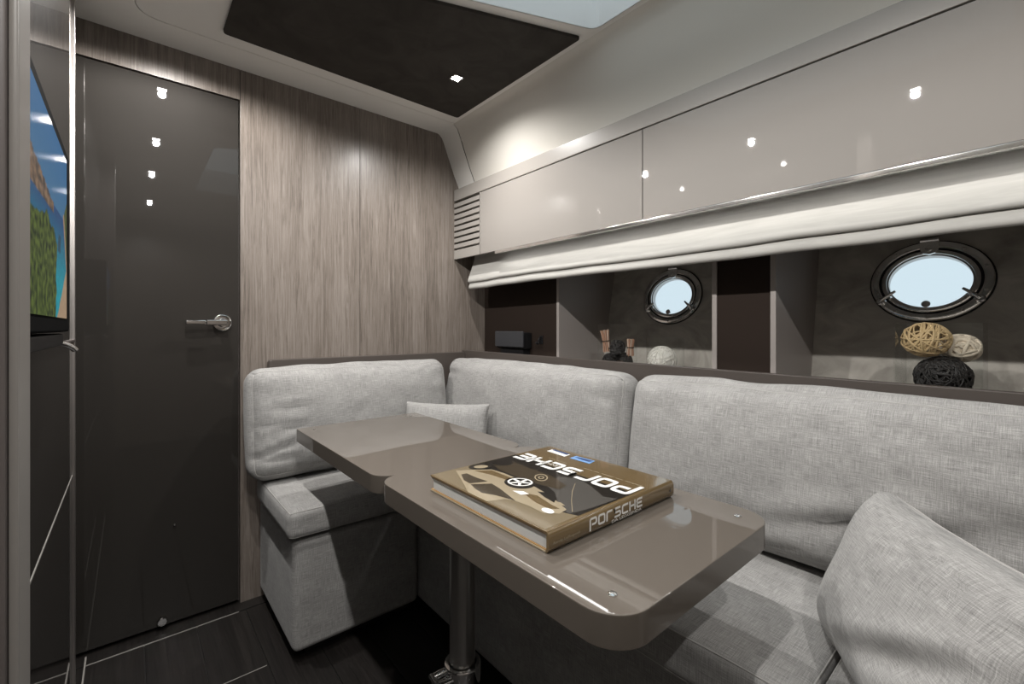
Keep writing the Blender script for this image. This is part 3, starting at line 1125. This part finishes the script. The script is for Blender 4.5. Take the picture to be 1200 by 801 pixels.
GLYPH = {'P': [([(.1, -.22), (.1, .9), (.95, .9), (.95, .36), (.34, .36)], 0)],
         'O': [([(.1, .1), (.95, .1), (.95, .9), (.1, .9)], 1)],
         'R': [([(.1, 0), (.1, .9), (.9, .9)], 0)],
         'S': [([(.95, .9), (.1, .9), (.1, .52), (.95, .52), (.95, .1), (.05, .1)], 0)],
         'C': [([(1.0, .9), (.1, .9), (.1, .1), (1.0, .1)], 0)],
         'H': [([(.1, 0), (.1, 1)], 0), ([(.1, .5), (.95, .5)], 0), ([(.95, 0), (.95, 1)], 0)],
         'E': [([(1.0, .9), (.1, .9), (.1, .1), (1.0, .1)], 0), ([(.1, .5), (.92, .5)], 0)]}


def wordmark(word, length, height, stroke=.2):
    parts = []
    adv = 1.2
    tot = adv * len(word) - .15
    for i, ch in enumerate(word):
        for P, cl_ in GLYPH[ch]:
            v, f = ribbon(soft_line(P, .2, bool(cl_)), stroke, bool(cl_))
            parts.append(([Vector(((q.x + i * adv) / tot * length, q.y * height, 0)) for q in v], f))
    return join(*parts)


def text_data(s, size):
    cu = bpy.data.curves.new('t', 'FONT')
    cu.body = s
    cu.size = size
    cu.resolution_u = 2
    ob = bpy.data.objects.new('t', cu)
    COL.objects.link(ob)
    dg = bpy.context.evaluated_depsgraph_get()
    me = bpy.data.meshes.new_from_object(ob.evaluated_get(dg))
    v = [x.co.copy() for x in me.vertices]
    f = [list(p.vertices) for p in me.polygons]
    bpy.data.objects.remove(ob)
    bpy.data.curves.remove(cu)
    bpy.data.meshes.remove(me)
    return v, f


def fit(data, length):
    v, f = data
    x0, x1 = min(p.x for p in v), max(p.x for p in v)
    k = length / (x1 - x0)
    return [Vector(((p.x - x0) * k, p.y, p.z)) for p in v], f


# spine lettering (reads along +x, upright, facing -y)
SPY = BY0 - .0021


def on_spine(data, x, z):
    v, f = data
    return [Vector((x + p.x, SPY, z + p.y)) for p in v], f


mk('spine_title', *on_spine(wordmark('PORSCHE', .146, .0170, .21), .553, TZ + .0115), M['ink_white'], spine, 0)
mk('spine_subtitle', *on_spine(fit(text_data('DA LEGGENDA', .0072), .086), .610, TZ + .0052), M['ink_white'], spine, 0)
mk('spine_author', *on_spine(fit(text_data('Randy Leffingwell', .0055), .058), .472, TZ + .013), M['cover_tan'], spine, 0)
mk('spine_mark', *on_spine(([Vector((-.003, .0, 0)), Vector((.003, -.001, 0)), Vector((.0025, .006, 0)), Vector((-.001, .005, 0))], [[0, 1, 2, 3]]), .792, TZ + .015), M['ink_black'], spine, 0)


# cover print: everything lies flat on the front cover
def on_cover(data, lift):
    v, f = data
    return [Vector((p[0], p[1], ZT_ + lift)) for p in v], f


def pix_poly(pts, org, sc):
    """outline read off the photo, put onto the cover plane"""
    out = []
    for cx, cy in pts:
        p = at_z(org[0] + cx / sc, org[1] + cy / sc, ZT_)
        out.append((min(BX1 - .002, max(BX0 + .002, p.x)), min(BY1 - .002, max(BY0 + .006, p.y))))
    return out


def print_poly(name, pts, mat, lift, org=(500, 520), sc=6.161, rounded=.0):
    P = pix_poly(pts, org, sc)
    bm = bmesh.new()
    f_ = bm.faces.new([bm.verts.new((x, y, ZT_ + lift)) for x, y in P])
    bm.normal_update()
    if f_.normal.z < 0:
        f_.normal_flip()
    bmesh.ops.triangulate(bm, faces=bm.faces)
    return mk(name, *bm_data(bm), mat, front, 0)


def ell(cx, cy, rx, ry, rot=0, n=28):
    c, s = math.cos(rot), math.sin(rot)
    return [(cx + rx * math.cos(t) * c - ry * math.sin(t) * s, cy + rx * math.cos(t) * s + ry * math.sin(t) * c) for t in [2 * math.pi * k / n for k in range(n)]]


A2 = ((500, 520), 6.161)
A1 = ((600, 520), 6.0)
# tan upper part of the cover, black picture field
P0 = [(BX0 + .003, BY0 + .010), (.560, BY0 + .010), (.600, .56), (.585, BY1 - .003), (BX0 + .003, BY1 - .003)]
mk('printed_ground', [(x, y, ZT_ + .0002) for x, y in P0], [list(range(len(P0)))], M['cover_beige'], front, 0)
P0 = [(.540, BY0 + .010), (.690, BY0 + .010), (.690, BY1 - .003), (.560, BY1 - .003), (.545, .70), (.535, .60), (.520, .53)]
mk('printed_field', [(x, y, ZT_ + .0003) for x, y in P0], [list(range(len(P0)))], M['ink_black'], front, 0)
print_poly('printed_haze', [(330, 230), (470, 245), (560, 300), (640, 370), (740, 385), (560, 450), (400, 492), (330, 440), (300, 340), (240, 290)], M['ink_grey'], .0004, *A1)
print_poly('printed_car', [(470, 135), (620, 125), (740, 175), (900, 230), (1010, 300), (960, 330), (800, 290), (640, 235), (520, 185)], M['ink_brown'], .0005)
print_poly('printed_car', [(210, 195), (300, 188), (470, 185), (560, 212), (640, 245), (790, 315), (900, 380), (1010, 475), (960, 505), (840, 500), (740, 450), (630, 410), (560, 400), (420, 420), (300, 350), (250, 260)], M['cover_tan'], .0006)
print_poly('printed_window', [(250, 222), (290, 214), (360, 245), (440, 272), (310, 286), (268, 262)], M['ink_brown'], .0008)
print_poly('printed_window', [(318, 292), (470, 288), (530, 325), (640, 412), (500, 372), (400, 355), (350, 325)], M['ink_brown'], .0008)
print_poly('printed_panel', [(345, 195), (470, 192), (620, 250), (580, 262), (470, 225)], M['cover_gold'], .0008)
print_poly('printed_panel', [(800, 345), (880, 355), (940, 390), (920, 425), (850, 385)], M['ink_black'], .0008)
print_poly('printed_panel', [(690, 350), (800, 375), (900, 440), (960, 470), (880, 470), (780, 420)], M['cover_gold'], .0008)
print_poly('printed_wheel', ell(385, 166, 82, 19, -.05), M['ink_black'], .0008)
print_poly('printed_wheel', ell(392, 166, 52, 11, -.05), M['cover_tan'], .0009)
print_poly('printed_wheel', ell(548, 138, 76, 19, .0), M['ink_black'], .0008)
print_poly('printed_wheel', ell(672, 284, 112, 40, .08), M['ink_black'], .0008)
for k in range(5):
    t = 2 * math.pi * k / 5 + .4
    c, s = math.cos(t), math.sin(t)
    print_poly('printed_spoke', [(675 + 88 * math.cos(t - .12), 278 + 26 * math.sin(t - .12)), (675 + 88 * math.cos(t + .12), 278 + 26 * math.sin(t + .12)),
                                 (675 + 14 * math.cos(t + 1.0), 278 + 5 * math.sin(t + 1.0)), (675 + 14 * math.cos(t - 1.0), 278 + 5 * math.sin(t - 1.0))], M['ink_white'], .0010)


def print_ring(cx, cy, rx, ry, rot, w, mat, lift, org, sc):
    a, b = pix_poly(ell(cx, cy, rx, ry, rot, 36), org, sc), pix_poly(ell(cx, cy, rx * (1 - w), ry * (1 - w), rot, 36), org, sc)
    V = [(x, y, ZT_ + lift) for x, y in a + b]
    mk('printed_rim', V, [[i, (i + 1) % 36, 36 + (i + 1) % 36, 36 + i] for i in range(36)], mat, front, 0)


print_ring(675, 278, 92, 28, .05, .16, M['ink_white'], .0011, *A2)
print_ring(205, 238, 48, 25, .05, .2, M['cover_tan'], .0009, *A1)
print_ring(205, 238, 22, 11, .05, .4, M['cover_tan'], .0009, *A1)
print_poly('printed_lamp', ell(252, 472, 46, 17, .25), M['ink_white'], .0010, *A1)
print_poly('printed_lamp', [(620, 340), (700, 345), (740, 365), (680, 370)], M['ink_white'], .0011)
print_poly('printed_lamp', [(305, 405), (345, 415), (375, 438), (335, 432)], M['cover_tan'], .0009, *A1)
arc = [(430, 270 + i * 0) for i in range(0)]
P = [(445, 280), (425, 330), (418, 400), (425, 480)]
q = pix_poly([(x, y) for x, y in P], *A1)
v, f = ribbon(soft_line(q, .01), .0011)
mk('printed_line', [(p.x, p.y, ZT_ + .0009) for p in v], f, M['cover_tan'], front, 0)

# title reads away from the spine, its top towards the aft edge
tw = wordmark('PORSCHE', .312, .046, .24)
mk('cover_title', [(.716 - p.y, BY0 + .012 + p.x, ZT_ + .0013) for p in tw[0]], tw[1], M['ink_white'], front, 0)
tw = fit(text_data('DA LEGGENDA', .012), .13)
mk('cover_subtitle', [(.700 - p.y + .0, BY0 + .165 + p.x, ZT_ + .0016) for p in tw[0]], tw[1], M['ink_white'], front, 0)
# indistinct small line of words and two stickers
x = BY0 + .018
for wl in (.040, .016, .030, .012, .022):
    mk('printed_words', [(.731, x, ZT_ + .0004), (.731, x + wl, ZT_ + .0004), (.7335, x + wl, ZT_ + .0004), (.7335, x, ZT_ + .0004)], [[0, 3, 2, 1]], M['cover_tan'], front, 0)
    x += wl + .006
for wl in (.030, .022):
    mk('printed_words', [(.728, x + .04, ZT_ + .0004), (.728, x + .04 + wl, ZT_ + .0004), (.730, x + .04 + wl, ZT_ + .0004), (.730, x + .04, ZT_ + .0004)], [[0, 3, 2, 1]], M['cover_tan'], front, 0)
    x += wl + .005
s1 = print_poly('sticker', [(245, 50), (285, 38), (410, 75), (370, 90)], M['ink_white'], .0005, *A1)
print_poly('sticker_mark', [(280, 42), (300, 40), (405, 72), (385, 78)], M['ink_navy'], .0006, *A1)
s2 = print_poly('sticker', [(405, 100), (450, 85), (585, 120), (545, 140)], M['ink_blue'], .0005, *A1)
print_poly('sticker_mark', [(440, 92), (470, 95), (575, 122), (540, 127), (490, 112)], M['ink_navy'], .0006, *A1)

# ------------------------------------------------------------------ shelf decorations
SHZ = Z - .19
G = .003


def glass_cube(x0, x1, y0, y1, h, label):
    t = thing('glass_vase', ((x0 + x1) / 2, (y0 + y1) / 2, SHZ), label, 'vase')
    z0, z1 = SHZ + .0005, SHZ + h
    box('base_pane', x0, x1, y0, y1, z0, z0 + .008, M['glass'], t, bev=.0005, seg=1)
    for (a, b, c, d) in ((x0, x0 + G, y0, y1), (x1 - G, x1, y0, y1), (x0 + G, x1 - G, y0, y0 + G), (x0 + G, x1 - G, y1 - G, y1)):
        box('side_pane', a, b, c, d, z0 + .008, z1, M['glass'], t, bev=.0004, seg=1)
    return t


def wrapped_ball(name, c, r, mat, turns, tr, label, group, seed, squash=1.0, core=None, jitter=.06, cat='ball', wav=.0, core_mat=None):
    rn = random.Random(seed)
    parts = []
    for k in range(turns):
        n = Vector((rn.gauss(0, 1), rn.gauss(0, 1), rn.gauss(0, 1))).normalized()
        a = n.orthogonal().normalized()
        b = n.cross(a)
        off = rn.uniform(-jitter, jitter) * r * 4
        rr = math.sqrt(max(1e-6, r * r - off * off)) * rn.uniform(.94, 1.0)
        ph = rn.uniform(0, 6.28)
        path = []
        for i in range(26):
            t = 2 * math.pi * i / 26
            q = (a * math.cos(t) + b * math.sin(t)) * rr * (1 + wav * math.sin(5 * t + ph)) + n * (off + wav * r * 1.5 * math.sin(3 * t + ph))
            path.append(Vector(c) + Vector((q.x, q.y, q.z * squash)))
        parts.append(tube_data(path, tr * rn.uniform(.7, 1.15), 5, True))
    if core:
        t = thing(name, Vector(c) - Vector((0, 0, r * squash)), label, cat, group)
        bm = bmesh.new()
        bmesh.ops.create_uvsphere(bm, u_segments=24, v_segments=16, radius=core * r)
        for v in bm.verts:
            v.co = Vector(c) + Vector((v.co.x, v.co.y, v.co.z * squash))
        mk('core', *bm_data(bm), core_mat or mat, t, 80)
        mk('winding', *join(*parts), mat, t, 80)
    else:
        t = mk(name, *join(*parts), mat, None, 80, label=label, cat=cat, group=group)
    return t


glass_cube(1.50, 1.66, .0845, .244, .202, 'large clear glass cube holding rope and wicker balls below the oval porthole')
wrapped_ball('woven_ball', (1.578, .1600, SHZ + .0635), .055, M['twig_black'], 90, .0016, 'black twig ball at the bottom of the glass cube', 'balls in the large glass cube', 1, .95, .80, .10, wav=.05)
wrapped_ball('woven_ball', (1.556, .1890, SHZ + .160), .0490, M['wicker'], 30, .0027, 'open tan wicker ball in the large glass cube', 'balls in the large glass cube', 2, .88, None, .12)
wrapped_ball('woven_ball', (1.610, .1310, SHZ + .139), .0385, M['rope'], 15, .0052, 'cream rope ball beside the tan wicker ball', 'balls in the large glass cube', 3, .80, .93, .16)

glass_cube(1.50, 1.62, 1.092, 1.208, .206, 'clear glass cube holding black twig balls and tied sticks')
k = 0
for (x, y, z, r, mt_) in ((1.535, 1.165, .048, .034, 'twig_black'), (1.585, 1.135, .048, .034, 'twig_black'), (1.555, 1.148, .104, .033, 'twig_black'), (1.535, 1.118, .030, .022, 'twig_brown')):
    wrapped_ball('twig_ball', (x, y, SHZ + .009 + z - .006), r, M[mt_], 50, .0013,
                 ['black twig ball in the glass cube under the taller stick bundle', 'black twig ball in the glass cube under the shorter stick bundle', 'black twig ball on top of the others in the glass cube', 'small brown twig ball beside the black twig balls'][k],
                 'twig balls in the small glass cube', 11 + k, 1, .82, .1, wav=.06)
    k += 1


def stick_bundle(c, axis, L, R, label, seed):
    rn = random.Random(seed)
    ax = Vector(axis).normalized()
    a = ax.orthogonal().normalized()
    b = ax.cross(a)
    t = thing('stick_bundle', Vector(c) - ax * L / 2, label, 'stick bundle', 'tied stick bundles')
    spots = [(0, 0)] + [(R * .62, k * math.pi / 3) for k in range(6)] + [(R * 1.12, k * math.pi / 5) for k in range(10)]
    for (rr, an) in spots:
        o = a * rr * math.cos(an) + b * rr * math.sin(an)
        l = L * rn.uniform(.92, 1.05) / 2
        mk('stick', *tube_data([Vector(c) + o * 1.25 - ax * l, Vector(c) + o * .92, Vector(c) + o * 1.25 + ax * l], .0026, 6), M['stick' if rn.random() < .5 else 'stick_pale'], t, 60)
    ring = [Vector(c) + (a * math.cos(q) + b * math.sin(q)) * R * 1.35 for q in [2 * math.pi * i / 20 for i in range(20)]]
    mk('tie', *tube_data(ring, .0022, 6, True), M['twig_brown'], t, 60)
    return t


stick_bundle((1.530, 1.186, SHZ + .135), (-.10, .10, 1), .090, .0115, 'taller tied bundle of reddish sticks leaning in the glass cube', 5)
stick_bundle((1.592, 1.108, SHZ + .108), (.04, -.02, 1), .070, .0100, 'shorter tied bundle of reddish sticks beside the black twig balls', 6)

cyl = thing('glass_vase', (1.57, .935, SHZ), 'clear glass cylinder vase holding one ivory ball', 'vase')
rc = .070
mk('wall', *lathe_data([(rc - G, .010), (rc - G, .152), (rc - G / 2, .1535), (rc, .152), (rc, .0005), (0, .0005)], 48, (1.57, .935, SHZ)), M['glass'], cyl, 40)
mk('floor_disc', *lathe_data([(rc - G, .0095), (0, .0095)], 48, (1.57, .935, SHZ)), M['glass'], cyl, 40)
wrapped_ball('cord_ball', (1.565, .945, SHZ + .0665), .0535, M['ivory'], 22, .0022, 'round ivory cord ball in the glass cylinder', None, 31, 1, .97, .16)

# wall box and hook in the dark niche
wb = thing('wall_box', (1.43, 1.665, Z - .100), 'black plastic box mounted in the dark niche under the blind', 'wall box')
box('body', 1.402, 1.4565, 1.565, 1.765, Z - .100, Z - .022, M['black'], wb, bev=.006)
box('lid', 1.392, 1.403, 1.560, 1.770, Z - .092, Z - .016, plain('charcoal lid', (.035, .036, .04), .35), wb, bev=.004)
box('lower_tray', 1.412, 1.4565, 1.58, 1.75, Z - .135, Z - .101, M['black'], wb, bev=.003)
hk = [(1.4565, 1.50, Z - .045), (1.445, 1.50, Z - .045), (1.436, 1.50, Z - .055), (1.438, 1.50, Z - .068), (1.430, 1.50, Z - .075), (1.42, 1.50, Z - .066)]
hko = thing('coat_hook', (1.4565, 1.50, Z - .08), 'small black hook beside the black wall box', 'hook')
mk('hook_arm', *tube_data(sm(hk, 2), .0042, 10), M['black'], hko, 50)
mk('hook_plate', *box_data(1.4535, 1.4568, 1.490, 1.510, Z - .075, Z - .035, .001), M['black'], hko)
